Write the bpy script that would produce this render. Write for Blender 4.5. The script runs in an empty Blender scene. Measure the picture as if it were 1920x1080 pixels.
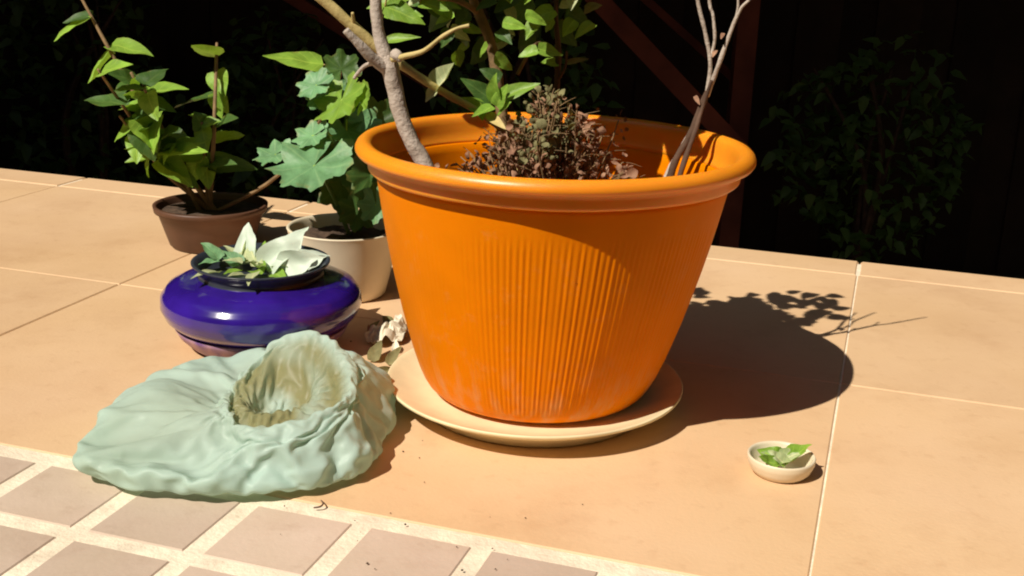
import bpy, math, random
from mathutils import Vector, Matrix, noise

# ------------------------------------------------------------------ camera, sky, sun, exposure
scene = bpy.context.scene
COL = scene.collection
FPX, PITCH, ROLL, CAMH = 2200.0, math.radians(16.9), math.radians(1.89), 0.60
FW = Vector((0, math.cos(PITCH), -math.sin(PITCH)))
_rt = Vector((1, 0, 0)); _up = _rt.cross(FW)
RT = _rt * math.cos(ROLL) + _up * math.sin(ROLL)
UP = -_rt * math.sin(ROLL) + _up * math.cos(ROLL)
CAM = Vector((0, 0, CAMH))
cd = bpy.data.cameras.new('camera'); cam = bpy.data.objects.new('camera', cd); COL.objects.link(cam)
cd.sensor_width = 36.0; cd.lens = FPX / 1920 * 36; cd.clip_start = 0.02; cd.clip_end = 1000
M = Matrix.Identity(4)
for i in range(3):
    M[i][0], M[i][1], M[i][2], M[i][3] = RT[i], UP[i], -FW[i], CAM[i]
cam.matrix_world = M
scene.camera = cam

SUN_EL, SUN_AZ = math.radians(49), math.radians(-46)      # azimuth: 0 = from behind the camera, negative = from the left
SUN = Vector((math.sin(SUN_AZ) * math.cos(SUN_EL), -math.cos(SUN_AZ) * math.cos(SUN_EL), math.sin(SUN_EL)))
world = bpy.data.worlds.new('World'); scene.world = world; world.use_nodes = True
wn = world.node_tree.nodes; wl = world.node_tree.links
sky = wn.new('ShaderNodeTexSky'); sky.sky_type = 'NISHITA'; sky.sun_disc = False
sky.sun_elevation = SUN_EL; sky.sun_rotation = math.atan2(SUN.x, SUN.y)
wl.new(sky.outputs['Color'], wn['Background'].inputs['Color'])
wn['Background'].inputs['Strength'].default_value = 0.05
ld = bpy.data.lights.new('sun', 'SUN'); ld.energy = 5.0; ld.angle = math.radians(0.5); ld.color = (1.0, 0.93, 0.80)
sun = bpy.data.objects.new('sun', ld); COL.objects.link(sun)
sun.rotation_euler = SUN.to_track_quat('Z', 'Y').to_euler(); sun.location = (-2, -2, 4)
scene.view_settings.view_transform = 'Standard'; scene.view_settings.look = 'None'
scene.cycles.filter_width = 2.0
scene.view_settings.exposure = 0.10; scene.view_settings.gamma = 1.0

R = random.Random(7)

# ------------------------------------------------------------------ helpers
def at(u, v, Y):
    """point on the ray through photo pixel (u, v) whose world y is Y"""
    d = FW * FPX + RT * (u - 960) - UP * (v - 540)
    return CAM + d * (Y / d.y)
def gnd(u, v, z=0.0):
    d = FW * FPX + RT * (u - 960) - UP * (v - 540)
    return CAM + d * ((z - CAMH) / d.z)
def px(n, Y): return n * Y / FPX * 1.02

def wloc(o):
    v = Vector((0, 0, 0))
    while o is not None:
        v += o.location; o = o.parent
    return v
def tag(o, label, cat, group=None, kind=None):
    if label: o['label'] = label
    if cat: o['category'] = cat
    if group: o['group'] = group
    if kind: o['kind'] = kind
    return o
def link(name, me, parent=None):
    o = bpy.data.objects.new(name, me); COL.objects.link(o)
    if parent: o.parent = parent
    return o
def thing(name, loc, label, cat, group=None):
    o = bpy.data.objects.new(name, None); COL.objects.link(o); o.location = loc; o.empty_display_size = .05
    return tag(o, label, cat, group)
def mk(name, verts, faces, mat, parent=None, smooth=True):
    off = wloc(parent) if parent else Vector((0, 0, 0))
    me = bpy.data.meshes.new(name)
    me.from_pydata([tuple(Vector(v) - off) for v in verts], [], faces)
    if smooth: me.polygons.foreach_set('use_smooth', [True] * len(me.polygons))
    me.materials.append(mat); me.update()
    return link(name, me, parent)
class MB:
    def __init__(s): s.v = []; s.f = []
    def add(s, v, f):
        n = len(s.v); s.v += [Vector(q) for q in v]; s.f += [tuple(i + n for i in g) for g in f]
    def box(s, c, sx, sy, sz, rot=None, bev=0):
        c = Vector(c); P = []
        for z in (-1, 1):
            for y in (-1, 1):
                for x in (-1, 1):
                    q = Vector((x * sx / 2, y * sy / 2, z * sz / 2))
                    P.append(c + (rot @ q if rot else q))
        s.add(P, [(0, 2, 3, 1), (4, 5, 7, 6), (0, 1, 5, 4), (2, 6, 7, 3), (0, 4, 6, 2), (1, 3, 7, 5)])
    def tube(s, pts, rad, n=10, sub=6, knob=0.0, seed=0):
        P, Q = spline(pts, rad, sub)
        a = None; rings = []
        for i, p in enumerate(P):
            t = (P[min(i + 1, len(P) - 1)] - P[max(i - 1, 0)]).normalized()
            if a is None: a = t.orthogonal().normalized()
            a = (a - t * a.dot(t)).normalized(); b = t.cross(a)
            rr = Q[i]
            ring = []
            for k in range(n):
                an = 2 * math.pi * k / n
                d = a * math.cos(an) + b * math.sin(an)
                w = 1 + knob * noise.noise((p + d * rr) * 60 + Vector((seed, 0, 0)))
                ring.append(p + d * rr * w)
            rings.append(ring)
        v = [q for r in rings for q in r]; f = []
        for i in range(len(rings) - 1):
            for k in range(n):
                f.append((i * n + k, i * n + (k + 1) % n, (i + 1) * n + (k + 1) % n, (i + 1) * n + k))
        f.append(tuple(range(n - 1, -1, -1))); m = (len(rings) - 1) * n; f.append(tuple(m + k for k in range(n)))
        s.add(v, f)
    def lathe(s, prof, c, n=96, shear=(0, 0), fr=None, close=False):
        """prof: list of (r, z); fr(i, ang, r, z) may change r"""
        v = []; f = []; m = len(prof)
        for i, (r, z) in enumerate(prof):
            for k in range(n):
                an = 2 * math.pi * k / n
                rr = fr(i, an, r, z) if fr else r
                v.append((c[0] + shear[0] * z + rr * math.cos(an), c[1] + shear[1] * z + rr * math.sin(an), c[2] + z))
        for i in range(m - 1 + (1 if close else 0)):
            j = (i + 1) % m
            for k in range(n):
                f.append((i * n + k, i * n + (k + 1) % n, j * n + (k + 1) % n, j * n + k))
        s.add(v, f)
    def build(s, name, mat, parent=None, smooth=True): return mk(name, s.v, s.f, mat, parent, smooth)
def spline(pts, rad, sub):
    pts = [Vector(p) for p in pts]
    P = []; Q = []
    n = len(pts)
    if n == 2 or sub <= 1:
        return pts, list(rad)
    for i in range(n - 1):
        p0, p1, p2, p3 = pts[max(i - 1, 0)], pts[i], pts[i + 1], pts[min(i + 2, n - 1)]
        for k in range(sub):
            t = k / sub
            P.append(.5 * ((2 * p1) + (p2 - p0) * t + (2 * p0 - 5 * p1 + 4 * p2 - p3) * t * t + (3 * p1 - p0 - 3 * p2 + p3) * t ** 3))
            Q.append(rad[i] + (rad[i + 1] - rad[i]) * t)
    P.append(pts[-1]); Q.append(rad[-1])
    return P, Q
def sstep(a, b, x):
    t = min(1, max(0, (x - a) / (b - a))); return t * t * (3 - 2 * t)

# ------------------------------------------------------------------ materials
def mat(name, col, rough=.6, var=.15, scale=8, bump=0, bscale=60, col2=None, trans=None, sss=None, spec=.4, coat=0, detail=6, tw=.3, tint_rand=0, stain=0, crinkle=0, dust=False, vein=False):
    m = bpy.data.materials.new(name); m.use_nodes = True
    N, L = m.node_tree.nodes, m.node_tree.links
    b = N['Principled BSDF']; out = N['Material Output']
    tc = N.new('ShaderNodeTexCoord')
    nz = N.new('ShaderNodeTexNoise'); nz.inputs['Scale'].default_value = scale; nz.inputs['Detail'].default_value = detail
    L.new(tc.outputs['Object'], nz.inputs['Vector'])
    rp = N.new('ShaderNodeValToRGB')
    c2 = col2 if col2 else tuple(c * (1 - var) for c in col)
    c1 = col if col2 else tuple(min(1, c * (1 + var)) for c in col)
    rp.color_ramp.elements[0].position = .32; rp.color_ramp.elements[1].position = .68
    rp.color_ramp.elements[0].color = (*c2, 1); rp.color_ramp.elements[1].color = (*c1, 1)
    L.new(nz.outputs['Fac'], rp.inputs['Fac'])
    cs = rp.outputs['Color']
    if stain:      # worn, blotchy floor: continuous over the pieces
        ge = N.new('ShaderNodeNewGeometry'); L.new(ge.outputs['Position'], nz.inputs['Vector'])
        for (sc_, lo, hi, amt) in ((1.7, .45, .75, stain), (7, .52, .74, stain * .8), (38, .56, .80, stain * .9)):
            n3 = N.new('ShaderNodeTexNoise'); n3.inputs['Scale'].default_value = sc_; n3.inputs['Detail'].default_value = 8; n3.inputs['Roughness'].default_value = .65
            L.new(ge.outputs['Position'], n3.inputs['Vector'])
            mr = N.new('ShaderNodeMapRange'); mr.inputs['From Min'].default_value = lo; mr.inputs['From Max'].default_value = hi; mr.inputs['To Max'].default_value = amt
            L.new(n3.outputs['Fac'], mr.inputs['Value'])
            mm = N.new('ShaderNodeMix'); mm.data_type = 'RGBA'; mm.blend_type = 'MULTIPLY'
            L.new(mr.outputs['Result'], mm.inputs['Factor']); L.new(cs, mm.inputs[6]); mm.inputs[7].default_value = (.62, .50, .42, 1); cs = mm.outputs[2]
    if dust:       # pale dusty scuffs and dried water marks near the foot
        ge = N.new('ShaderNodeNewGeometry'); sx = N.new('ShaderNodeSeparateXYZ'); L.new(ge.outputs['Position'], sx.inputs[0])
        mr = N.new('ShaderNodeMapRange'); mr.inputs['From Min'].default_value = .13; mr.inputs['From Max'].default_value = .03; L.new(sx.outputs['Z'], mr.inputs['Value'])
        mp_ = N.new('ShaderNodeMapping'); mp_.inputs['Scale'].default_value = (60, 60, 14); L.new(ge.outputs['Position'], mp_.inputs['Vector'])
        n5 = N.new('ShaderNodeTexNoise'); n5.inputs['Scale'].default_value = 1; n5.inputs['Detail'].default_value = 6; L.new(mp_.outputs[0], n5.inputs['Vector'])
        m5 = N.new('ShaderNodeMapRange'); m5.inputs['From Min'].default_value = .48; m5.inputs['From Max'].default_value = .75; m5.inputs['To Max'].default_value = .55; L.new(n5.outputs['Fac'], m5.inputs['Value'])
        mu = N.new('ShaderNodeMath'); mu.operation = 'MULTIPLY'; L.new(mr.outputs[0], mu.inputs[0]); L.new(m5.outputs[0], mu.inputs[1])
        n6 = N.new('ShaderNodeTexNoise'); n6.inputs['Scale'].default_value = 22; n6.inputs['Detail'].default_value = 8; n6.inputs['Roughness'].default_value = .7; L.new(ge.outputs['Position'], n6.inputs['Vector'])
        m6 = N.new('ShaderNodeMapRange'); m6.inputs['From Min'].default_value = .56; m6.inputs['From Max'].default_value = .85; m6.inputs['To Max'].default_value = .22; L.new(n6.outputs['Fac'], m6.inputs['Value'])
        mu2 = N.new('ShaderNodeMath'); mu2.operation = 'MAXIMUM'; L.new(mu.outputs[0], mu2.inputs[0]); L.new(m6.outputs[0], mu2.inputs[1])
        md_ = N.new('ShaderNodeMix'); md_.data_type = 'RGBA'; L.new(mu2.outputs[0], md_.inputs['Factor']); L.new(cs, md_.inputs[6]); md_.inputs[7].default_value = (.62, .40, .22, 1); cs = md_.outputs[2]
    if vein:       # midrib and side veins from the leaf's own coordinates
        a1 = N.new('ShaderNodeAttribute'); a1.attribute_name = 'vw'; a2 = N.new('ShaderNodeAttribute'); a2.attribute_name = 'vm'
        fr = N.new('ShaderNodeMath'); fr.operation = 'PINGPONG'; fr.inputs[1].default_value = .5; L.new(a1.outputs['Fac'], fr.inputs[0])
        v1 = N.new('ShaderNodeMapRange'); v1.inputs['From Min'].default_value = .09; v1.inputs['From Max'].default_value = .0; v1.inputs['To Max'].default_value = .40; L.new(fr.outputs[0], v1.inputs['Value'])
        v2 = N.new('ShaderNodeMapRange'); v2.inputs['From Min'].default_value = .09; v2.inputs['From Max'].default_value = .02; v2.inputs['To Max'].default_value = .6; L.new(a2.outputs['Fac'], v2.inputs['Value'])
        v3 = N.new('ShaderNodeMath'); v3.operation = 'MAXIMUM'; L.new(v1.outputs[0], v3.inputs[0]); L.new(v2.outputs[0], v3.inputs[1])
        md_ = N.new('ShaderNodeMix'); md_.data_type = 'RGBA'; L.new(v3.outputs[0], md_.inputs['Factor']); L.new(cs, md_.inputs[6]); md_.inputs[7].default_value = (min(1, col[0] * 1.9 + .05), min(1, col[1] * 1.5 + .06), col[2] * 1.6 + .02, 1); cs = md_.outputs[2]
        v4 = N.new('ShaderNodeMapRange'); v4.inputs['From Min'].default_value = .80; v4.inputs['From Max'].default_value = 1.0; L.new(a2.outputs['Fac'], v4.inputs['Value'])
        n7 = N.new('ShaderNodeTexNoise'); n7.inputs['Scale'].default_value = 70; L.new(tc.outputs['Object'], n7.inputs['Vector'])
        v5 = N.new('ShaderNodeMapRange'); v5.inputs['From Min'].default_value = .5; v5.inputs['From Max'].default_value = .7; v5.inputs['To Max'].default_value = .6; L.new(n7.outputs['Fac'], v5.inputs['Value'])
        v6 = N.new('ShaderNodeMath'); v6.operation = 'MULTIPLY'; L.new(v4.outputs[0], v6.inputs[0]); L.new(v5.outputs[0], v6.inputs[1])
        md_ = N.new('ShaderNodeMix'); md_.data_type = 'RGBA'; L.new(v6.outputs[0], md_.inputs['Factor']); L.new(cs, md_.inputs[6]); md_.inputs[7].default_value = (.30, .22, .06, 1); cs = md_.outputs[2]
    if tint_rand:
        oi = N.new('ShaderNodeObjectInfo'); hs = N.new('ShaderNodeHueSaturation')
        mp = N.new('ShaderNodeMapRange'); mp.inputs['To Min'].default_value = 1 - tint_rand; mp.inputs['To Max'].default_value = 1 + tint_rand
        L.new(oi.outputs['Random'], mp.inputs['Value']); L.new(mp.outputs['Result'], hs.inputs['Value'])
        L.new(cs, hs.inputs['Color']); cs = hs.outputs['Color']
    L.new(cs, b.inputs['Base Color'])
    b.inputs['Roughness'].default_value = rough; b.inputs['Specular IOR Level'].default_value = spec
    b.inputs['Coat Weight'].default_value = coat; b.inputs['Coat Roughness'].default_value = .08
    if bump:
        n2 = N.new('ShaderNodeTexNoise'); n2.inputs['Scale'].default_value = bscale; n2.inputs['Detail'].default_value = 5
        L.new(tc.outputs['Object'], n2.inputs['Vector'])
        bp = N.new('ShaderNodeBump'); bp.inputs['Strength'].default_value = bump; bp.inputs['Distance'].default_value = .004
        L.new(n2.outputs['Fac'], bp.inputs['Height']); L.new(bp.outputs['Normal'], b.inputs['Normal'])
    if crinkle:    # sharp little creases of thin film
        h = None
        for sc_, w_ in ((16, 1.0), (42, .5)):
            n4 = N.new('ShaderNodeTexNoise'); n4.noise_type = 'RIDGED_MULTIFRACTAL'; n4.inputs['Scale'].default_value = sc_; n4.inputs['Detail'].default_value = 2; n4.inputs['Distortion'].default_value = .6
            L.new(tc.outputs['Object'], n4.inputs['Vector'])
            ml = N.new('ShaderNodeMath'); ml.operation = 'MULTIPLY_ADD'; ml.inputs[1].default_value = w_; L.new(n4.outputs['Fac'], ml.inputs[0])
            if h: L.new(h, ml.inputs[2])
            else: ml.inputs[2].default_value = 0
            h = ml.outputs[0]
        bp = N.new('ShaderNodeBump'); bp.inputs['Strength'].default_value = crinkle; bp.inputs['Distance'].default_value = .006
        L.new(h, bp.inputs['Height']); L.new(bp.outputs['Normal'], b.inputs['Normal'])
    if sss:
        b.inputs['Subsurface Weight'].default_value = sss[0]
        b.inputs['Subsurface Radius'].default_value = sss[1]; b.inputs['Subsurface Scale'].default_value = sss[2]
    if trans:
        t = N.new('ShaderNodeBsdfTranslucent'); t.inputs['Color'].default_value = (*trans, 1)
        mx = N.new('ShaderNodeMixShader'); mx.inputs['Fac'].default_value = tw
        L.new(b.outputs['BSDF'], mx.inputs[1]); L.new(t.outputs['BSDF'], mx.inputs[2]); L.new(mx.outputs['Shader'], out.inputs['Surface'])
    return m

m_orange = mat('orange_plastic', (.78, .208, .0), .5, .05, 14, .05, 90, sss=(.12, (1, .04, .004), .006), spec=.05, dust=True)
m_rim = mat('orange_rim', (.86, .29, .015), .36, .05, 14, .05, 90, sss=(.5, (1, .04, .004), .008), spec=.5)  # base lightened to imitate the sun highlight along the lip
m_pale = mat('pale_leaf', (.50, .56, .30), .5, .15, 30, .2, 100, trans=(.5, .6, .2), tw=.3, vein=True)
m_saucer = mat('cream_plastic', (.80, .69, .43), .45, .08, 20, .05, 80)
m_soil = mat('soil', (.075, .045, .028), .95, .5, 60, .8, 140)
m_tile = mat('peach_tile', (.72, .49, .30), .55, 0, 2.6, .10, 180, col2=(.68, .45, .25), tint_rand=.04, spec=.3, stain=.35)
m_border = mat('border_tile', (.60, .465, .375), .6, 0, 9, .12, 150, col2=(.56, .435, .335), tint_rand=.08, spec=.3, stain=.4)
m_grout = mat('grout', (.84, .73, .57), .9, .12, 30, .4, 200, stain=.45)
m_concrete = mat('terrace_concrete', (.30, .25, .20), .9, .2, 12, .3, 90)
m_earth = mat('garden_earth', (.06, .045, .03), .95, .35, 8, .6, 40)
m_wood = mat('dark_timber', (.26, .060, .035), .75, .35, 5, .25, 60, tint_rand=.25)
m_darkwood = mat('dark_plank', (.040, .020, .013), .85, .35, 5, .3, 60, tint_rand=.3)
m_bark = mat('grey_bark', (.58, .49, .42), .85, 0, 45, .5, 220, col2=(.40, .32, .26))
m_cane = mat('pale_cane', (.62, .48, .20), .65, 0, 30, .3, 160, col2=(.48, .37, .14))
m_stem = mat('brown_stem', (.24, .15, .07), .8, .3, 40, .3, 160)
m_twig = mat('dark_twig', (.10, .055, .035), .85, .3, 40, .3, 160)
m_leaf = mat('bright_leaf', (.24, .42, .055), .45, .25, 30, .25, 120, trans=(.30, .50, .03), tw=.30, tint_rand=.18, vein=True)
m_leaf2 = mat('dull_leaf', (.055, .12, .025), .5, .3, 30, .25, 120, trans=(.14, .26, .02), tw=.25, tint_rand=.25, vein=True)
m_ger = mat('pelargonium_leaf', (.16, .33, .15), .5, .22, 40, .3, 140, trans=(.14, .30, .05), tw=.18, tint_rand=.2, vein=True)
m_dry = mat('dry_leaf', (.48, .27, .165), .8, 0, 90, .4, 160, col2=(.26, .13, .08), trans=(.4, .18, .06), tw=.2)
m_drygreen = mat('dry_green_leaf', (.22, .20, .09), .8, .3, 50, .4, 160, trans=(.3, .26, .06), tw=.2)
m_cream = mat('cream_glaze', (.74, .64, .47), .4, .06, 18, .04, 60)
m_blue = mat('blue_glaze', (.026, .008, .20), .16, .3, 14, .03, 60, spec=.6, coat=.6)
m_band = mat('patterned_band', (.42, .24, .26), .4, .5, 45, .1, 60, col2=(.14, .07, .22))
m_darkrim = mat('dark_rim', (.03, .035, .05), .3, .2, 20)
m_bag = mat('mint_plastic', (.62, .80, .74), .42, 0, 5, .06, 30, col2=(.55, .66, .56), trans=(.55, .72, .60), tw=.42, spec=.24, crinkle=.4)
m_lining = mat('olive_plastic', (.42, .38, .17), .42, 0, 14, .2, 50, col2=(.27, .26, .13), trans=(.5, .45, .15), tw=.2)
m_paper = mat('pale_scrap', (.72, .66, .52), .7, .12, 25, .2, 90)
m_white = mat('white_sheet', (.66, .76, .64), .5, .06, 20, .1, 60, trans=(.7, .8, .65), tw=.2)
m_plaster = mat('plaster', (.34, .20, .13), .9, .15, 3, .3, 60)  # warm tone of the added wall, bounces red into the shadows
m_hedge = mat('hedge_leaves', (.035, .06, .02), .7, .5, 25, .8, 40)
m_brownpot = mat('brown_plastic', (.10, .045, .025), .5, .2, 12)

# ------------------------------------------------------------------ ground and terrace
mk('ground', [(-150, -150, -.7), (150, -150, -.7), (150, 150, -.7), (-150, 150, -.7)], [(0, 1, 2, 3)], m_earth, None, False)['kind'] = 'structure'
TH = math.radians(-17.5)
TA = Vector((math.cos(TH), math.sin(TH), 0)); TN = Vector((-math.sin(TH), math.cos(TH), 0))
RZ = Matrix.Rotation(TH, 3, 'Z')
def tp(a, n, z=0): return TA * a + TN * n + Vector((0, 0, z))
A0, A1, N0, N1 = -3.62, 2.38, -.50, 2.34
b = MB(); b.box(tp((A0 + A1) / 2, (N0 + N1 - .02) / 2, -.350), A1 - A0 - .02, N1 - N0 - .02, .696, RZ)
terrace = b.build('terrace_floor', m_grout, None, False); terrace['kind'] = 'structure'
def tile_mesh(name, sx, sy, h, m, bev=.004):
    v = []; f = []
    x, y = sx / 2, sy / 2
    for (dx, z) in ((0, -h), (0, -bev), (bev, 0)):
        v += [(-x + dx, -y + dx, z), (x - dx, -y + dx, z), (x - dx, y - dx, z), (-x + dx, y - dx, z)]
    for r in (0, 4):
        for k in range(4): f.append((r + k, r + (k + 1) % 4, r + 4 + (k + 1) % 4, r + 4 + k))
    f.append((8, 9, 10, 11))
    me = bpy.data.meshes.new(name); me.from_pydata(v, [], f); me.materials.append(m); me.update(); return me
def lay(name, me, a, n, z):
    o = link(name, me, terrace); o.location = tp(a, n, z) ; o.rotation_euler = (R.uniform(-.0012, .0012), R.uniform(-.0012, .0012), TH + R.uniform(-.001, .001))
    return o
big = tile_mesh('floor_tile', .5975, .5955, .012, m_tile, .0015)
edge = tile_mesh('edge_tile', .5965, .108, .012, m_tile)
sm = tile_mesh('border_tile', .1165, .1165, .012, m_border)
for i in range(10):
    a = -3.32 + i * .6
    for j in range(2): lay('floor_tile', big, a, 1.331 + j * .598, .0)
    lay('edge_tile', edge, a, 2.284, .0)
for i in range(45):
    a = -.474 + .0665 + (i - 23) * .133
    for j in range(6):
        if -3.5 < a < 2.3: lay('border_tile', sm, a, 1.012 - .0605 - j * .133, -.0005)

# ------------------------------------------------------------------ timbers behind the terrace; roof added for shade, near-black planks deepen it
YB = 4.72
sh = thing('shade_shelter', (0, 4.0, -.7), 'dark red-brown timbers behind the terrace under a roof added for shade', 'shelter')
me_p = None
for i in range(52):
    x = -4.1 + i * .155; yo = .013 * (i % 2)
    if me_p is None:
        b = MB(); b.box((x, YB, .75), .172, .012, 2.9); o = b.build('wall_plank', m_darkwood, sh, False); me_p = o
    else:
        o = me_p.copy(); COL.objects.link(o); o.location.x = i * .155; o.location.y = me_p.location.y + yo
me_p = None
for i in range(24):
    y = 2.45 + i * .100
    if me_p is None:
        b = MB(); b.box((0, y, 2.21), 8.4, .102, .022); me_p = b.build('shade_roof_board', m_darkwood, sh, False)  # roof added out of view to keep sun off the backdrop
    else:
        o = me_p.copy(); COL.objects.link(o); o.location.y = i * .100; o.location.z = me_p.location.z + .024 * (i % 2)
for (x, y) in ((-4.0, 2.85), (2.8, 2.6), (-4.15, 4.6), (3.9, 4.6)):
    b = MB(); b.box((x, y, .745), .1, .1, 2.9); b.build('post', m_wood, sh, False)
p = at(1397, 150, 4.35)
b = MB(); b.box((p.x, 4.42, .745), .075, .075, 2.9); b.build('post', m_wood, sh, False)
b = MB(); b.box((0, 2.6, 2.14), 8.3, .06, .11); b.build('beam', m_wood, sh, False)
b = MB(); b.box((0, 4.42, 2.14), 8.3, .06, .11); b.build('beam', m_wood, sh, False)
def brace(pa, pb, w, ext0, ext1):
    pa, pb = Vector(pa), Vector(pb); d = (pb - pa).normalized()
    pa = pa - d * ext0; pb = pb + d * ext1
    L = (pb - pa).length
    rot = d.to_track_quat('X', 'Z').to_matrix()
    b = MB(); b.box((pa + pb) / 2, L, .045, w, rot); b.build('diagonal_brace', m_wood, sh, False)
brace(at(1310, 200, 4.35), at(1145, 25, 4.35), .07, .25, 2.2)
brace(at(1312, 90, 4.56), at(1223, 10, 4.56), .03, .2, 2.0)
brace(at(650, 60, 4.40), at(545, -5, 4.40), .04, 1.0, 1.8)

# ------------------------------------------------------------------ unseen building and hedges added to cut sky and bounce light
hs = thing('added_house', (0, -2.6, -.7), 'unseen plastered wall added behind the viewer to block sky light', 'added_house')
b = MB(); b.box((.2, -2.75, 2.0), 9.5, .3, 5.4); b.build('wall', m_plaster, hs, False)
b = MB(); b.box((.2, -2.55, 4.86), 9.9, 1.0, .12); b.build('shade_eave', m_darkwood, hs, False)  # unseen overhang set so its shadow cuts bounce from the foreground
for (x, z, w, h) in ((-1.6, .42, .95, 2.2), (1.2, .9, 1.4, 1.2), (1.2, 3.2, 1.4, 1.2), (-1.6, 3.2, 1.2, 1.2)):
    b = MB(); b.box((x, -2.59, z), w, .05, h); wd = b.build('window' if h < 2 else 'door', m_darkwood, hs, False)
    if h < 2:
        for k in (-1, 1):
            b = MB(); b.box((x + k * w * .24, -2.555, z), w * .42, .02, h - .16); b.build('pane', m_darkrim, wd, False)
def added_hedge(lab, x0, x1, y0, y1, h):
    root = thing('added_hedge', ((x0 + x1) / 2, (y0 + y1) / 2, -.7), lab, 'added_hedge')  # out of view, added to block sky light from the side
    v = []; f = []; nx, ny, nz_ = 10, 40, 26
    mb = MB()
    for side in (0, 1):
        P = []
        for i in range(ny + 1):
            for k in range(nz_ + 1):
                q = Vector(((x1 if side else x0), y0 + (y1 - y0) * i / ny, -.7 + h * k / nz_))
                q.x += (.16 * noise.noise(q * 2) + .10 * noise.noise(q * 6)) ; P.append(q)
        F = [(i * (nz_ + 1) + k, i * (nz_ + 1) + k + 1, (i + 1) * (nz_ + 1) + k + 1, (i + 1) * (nz_ + 1) + k) for i in range(ny) for k in range(nz_)]
        mb.add(P, F)
    n = (ny + 1) * (nz_ + 1)
    for i in range(ny): mb.f.append((i * (nz_ + 1) + nz_, (i + 1) * (nz_ + 1) + nz_, n + (i + 1) * (nz_ + 1) + nz_, n + i * (nz_ + 1) + nz_))
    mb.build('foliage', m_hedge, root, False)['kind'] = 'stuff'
added_hedge('unseen greenery added left of the terrace to block sky light', -4.9, -4.1, -2.4, 5.0, 4.4)
added_hedge('unseen greenery added right of the terrace to block sky light', 3.0, 3.8, -2.4, 5.0, 6.2)

bh = thing('added_evergreen_screen', (0, 5.6, -.7), 'unseen evergreen mass added behind the timber shelter to block sky light', 'added_hedge')  # out of view, added to block sky light from the back
mb = MB(); P = []; F = []
for i in range(61):
    for k in range(31):
        q = Vector((-5 + i / 6, 5.3, -.7 + 7.0 * k / 30)); q.y += .25 * noise.noise(q * 1.6) + .12 * noise.noise(q * 5) + .02 * k; q.z += .3 * noise.noise(Vector((q.x, 0, 0))) * k / 30; P.append(q)
for i in range(60):
    for k in range(30): F.append((i * 31 + k, (i + 1) * 31 + k, (i + 1) * 31 + k + 1, i * 31 + k + 1))
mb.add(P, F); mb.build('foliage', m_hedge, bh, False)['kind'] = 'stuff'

# ------------------------------------------------------------------ leaves
def leaf_heart(L, W, fold=.25, curl=-.15, wav=.05, seed=0, nr=10, nc=6, power=.62, teeth=0):
    v = []; f = []
    for i in range(nr + 1):
        s = i / nr
        w = W * .5 * max(0, math.sin(math.pi * s ** power)) ** .85 * (1 - .25 * s) + .0004
        if teeth and 0 < i < nr: w *= 1 + teeth * (1 if i % 2 else -1)
        for j in range(-nc // 2, nc // 2 + 1):
            x = w * j / (nc / 2)
            back = -.10 * L * (abs(j) / (nc / 2)) ** 2 * (1 - s) ** 3 * (1 if s > 0 else 0)
            z = fold * abs(x) + curl * L * s * s + wav * W * noise.noise(Vector((x / W * 3 + seed, s * 3, seed * 1.7)))
            v.append((x, s * L + back, z))
    k = nc + 1
    for i in range(nr):
        for j in range(nc): f.append((i * k + j, i * k + j + 1, (i + 1) * k + j + 1, (i + 1) * k + j))
    return v, f
def leaf_lobed(Rr, seed=0, lobes=7, nr=6, na=56):
    v = [(0, 0, 0)]; f = []
    for i in range(1, nr + 1):
        q = i / nr
        for k in range(na):
            an = -math.pi * .94 + 2 * math.pi * .94 * k / (na - 1)
            lob = 1 + .14 * q * math.cos(lobes * an) + .05 * q * math.cos(21 * an + seed)
            r = Rr * q * lob
            z = Rr * (.13 * q * q + .09 * q * q * math.cos(lobes * an + .6) + .14 * q * noise.noise(Vector((q * 2 * math.cos(an) + seed, q * 2 * math.sin(an), seed))))
            v.append((r * math.sin(an), r * math.cos(an), z))
    for k in range(na - 1): f.append((0, 1 + k + 1, 1 + k))
    for i in range(nr - 1):
        for k in range(na - 1):
            a = 1 + i * na + k; f.append((a, a + 1, a + na + 1, a + na))
    return v, f
def frame(base, tip, nrm):
    y = (Vector(tip) - Vector(base)).normalized(); n = Vector(nrm)
    z = (n - y * n.dot(y)).normalized(); x = y.cross(z)
    m = Matrix.Identity(4)
    for i in range(3): m[i][0], m[i][1], m[i][2], m[i][3] = x[i], y[i], z[i], base[i]
    return m
def vein_attr(me, v, nc=6, lobed_na=0):
    a1 = me.attributes.new('vw', 'FLOAT', 'POINT'); a2 = me.attributes.new('vm', 'FLOAT', 'POINT')
    n = len(v)
    if lobed_na:
        for k in range(n):
            x, y = v[k][0], v[k][1]; an = math.atan2(x, y); q = 0 if k == 0 else ((k - 1) // lobed_na + 1) / 6
            a1.data[k].value = an * 7 / 6.2832 + 10; a2.data[k].value = .1 + .9 * q
    else:
        k_ = nc + 1
        for k in range(n):
            i, j = divmod(k, k_); w = abs(j - nc // 2) / (nc / 2); nr = n // k_ - 1
            a1.data[k].value = i / nr * 6 - w * 1.6 + 10; a2.data[k].value = w
def put_leaf(parent, vf, m4, mt, name='leaf', lobed=False):
    v, f = vf
    o = mk(name, [m4 @ Vector(q) for q in v], f, mt, parent)
    vein_attr(o.data, v, 6, 56 if lobed else 0)
    return o
TOCAM = Vector((0, -1, .25))
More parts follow.
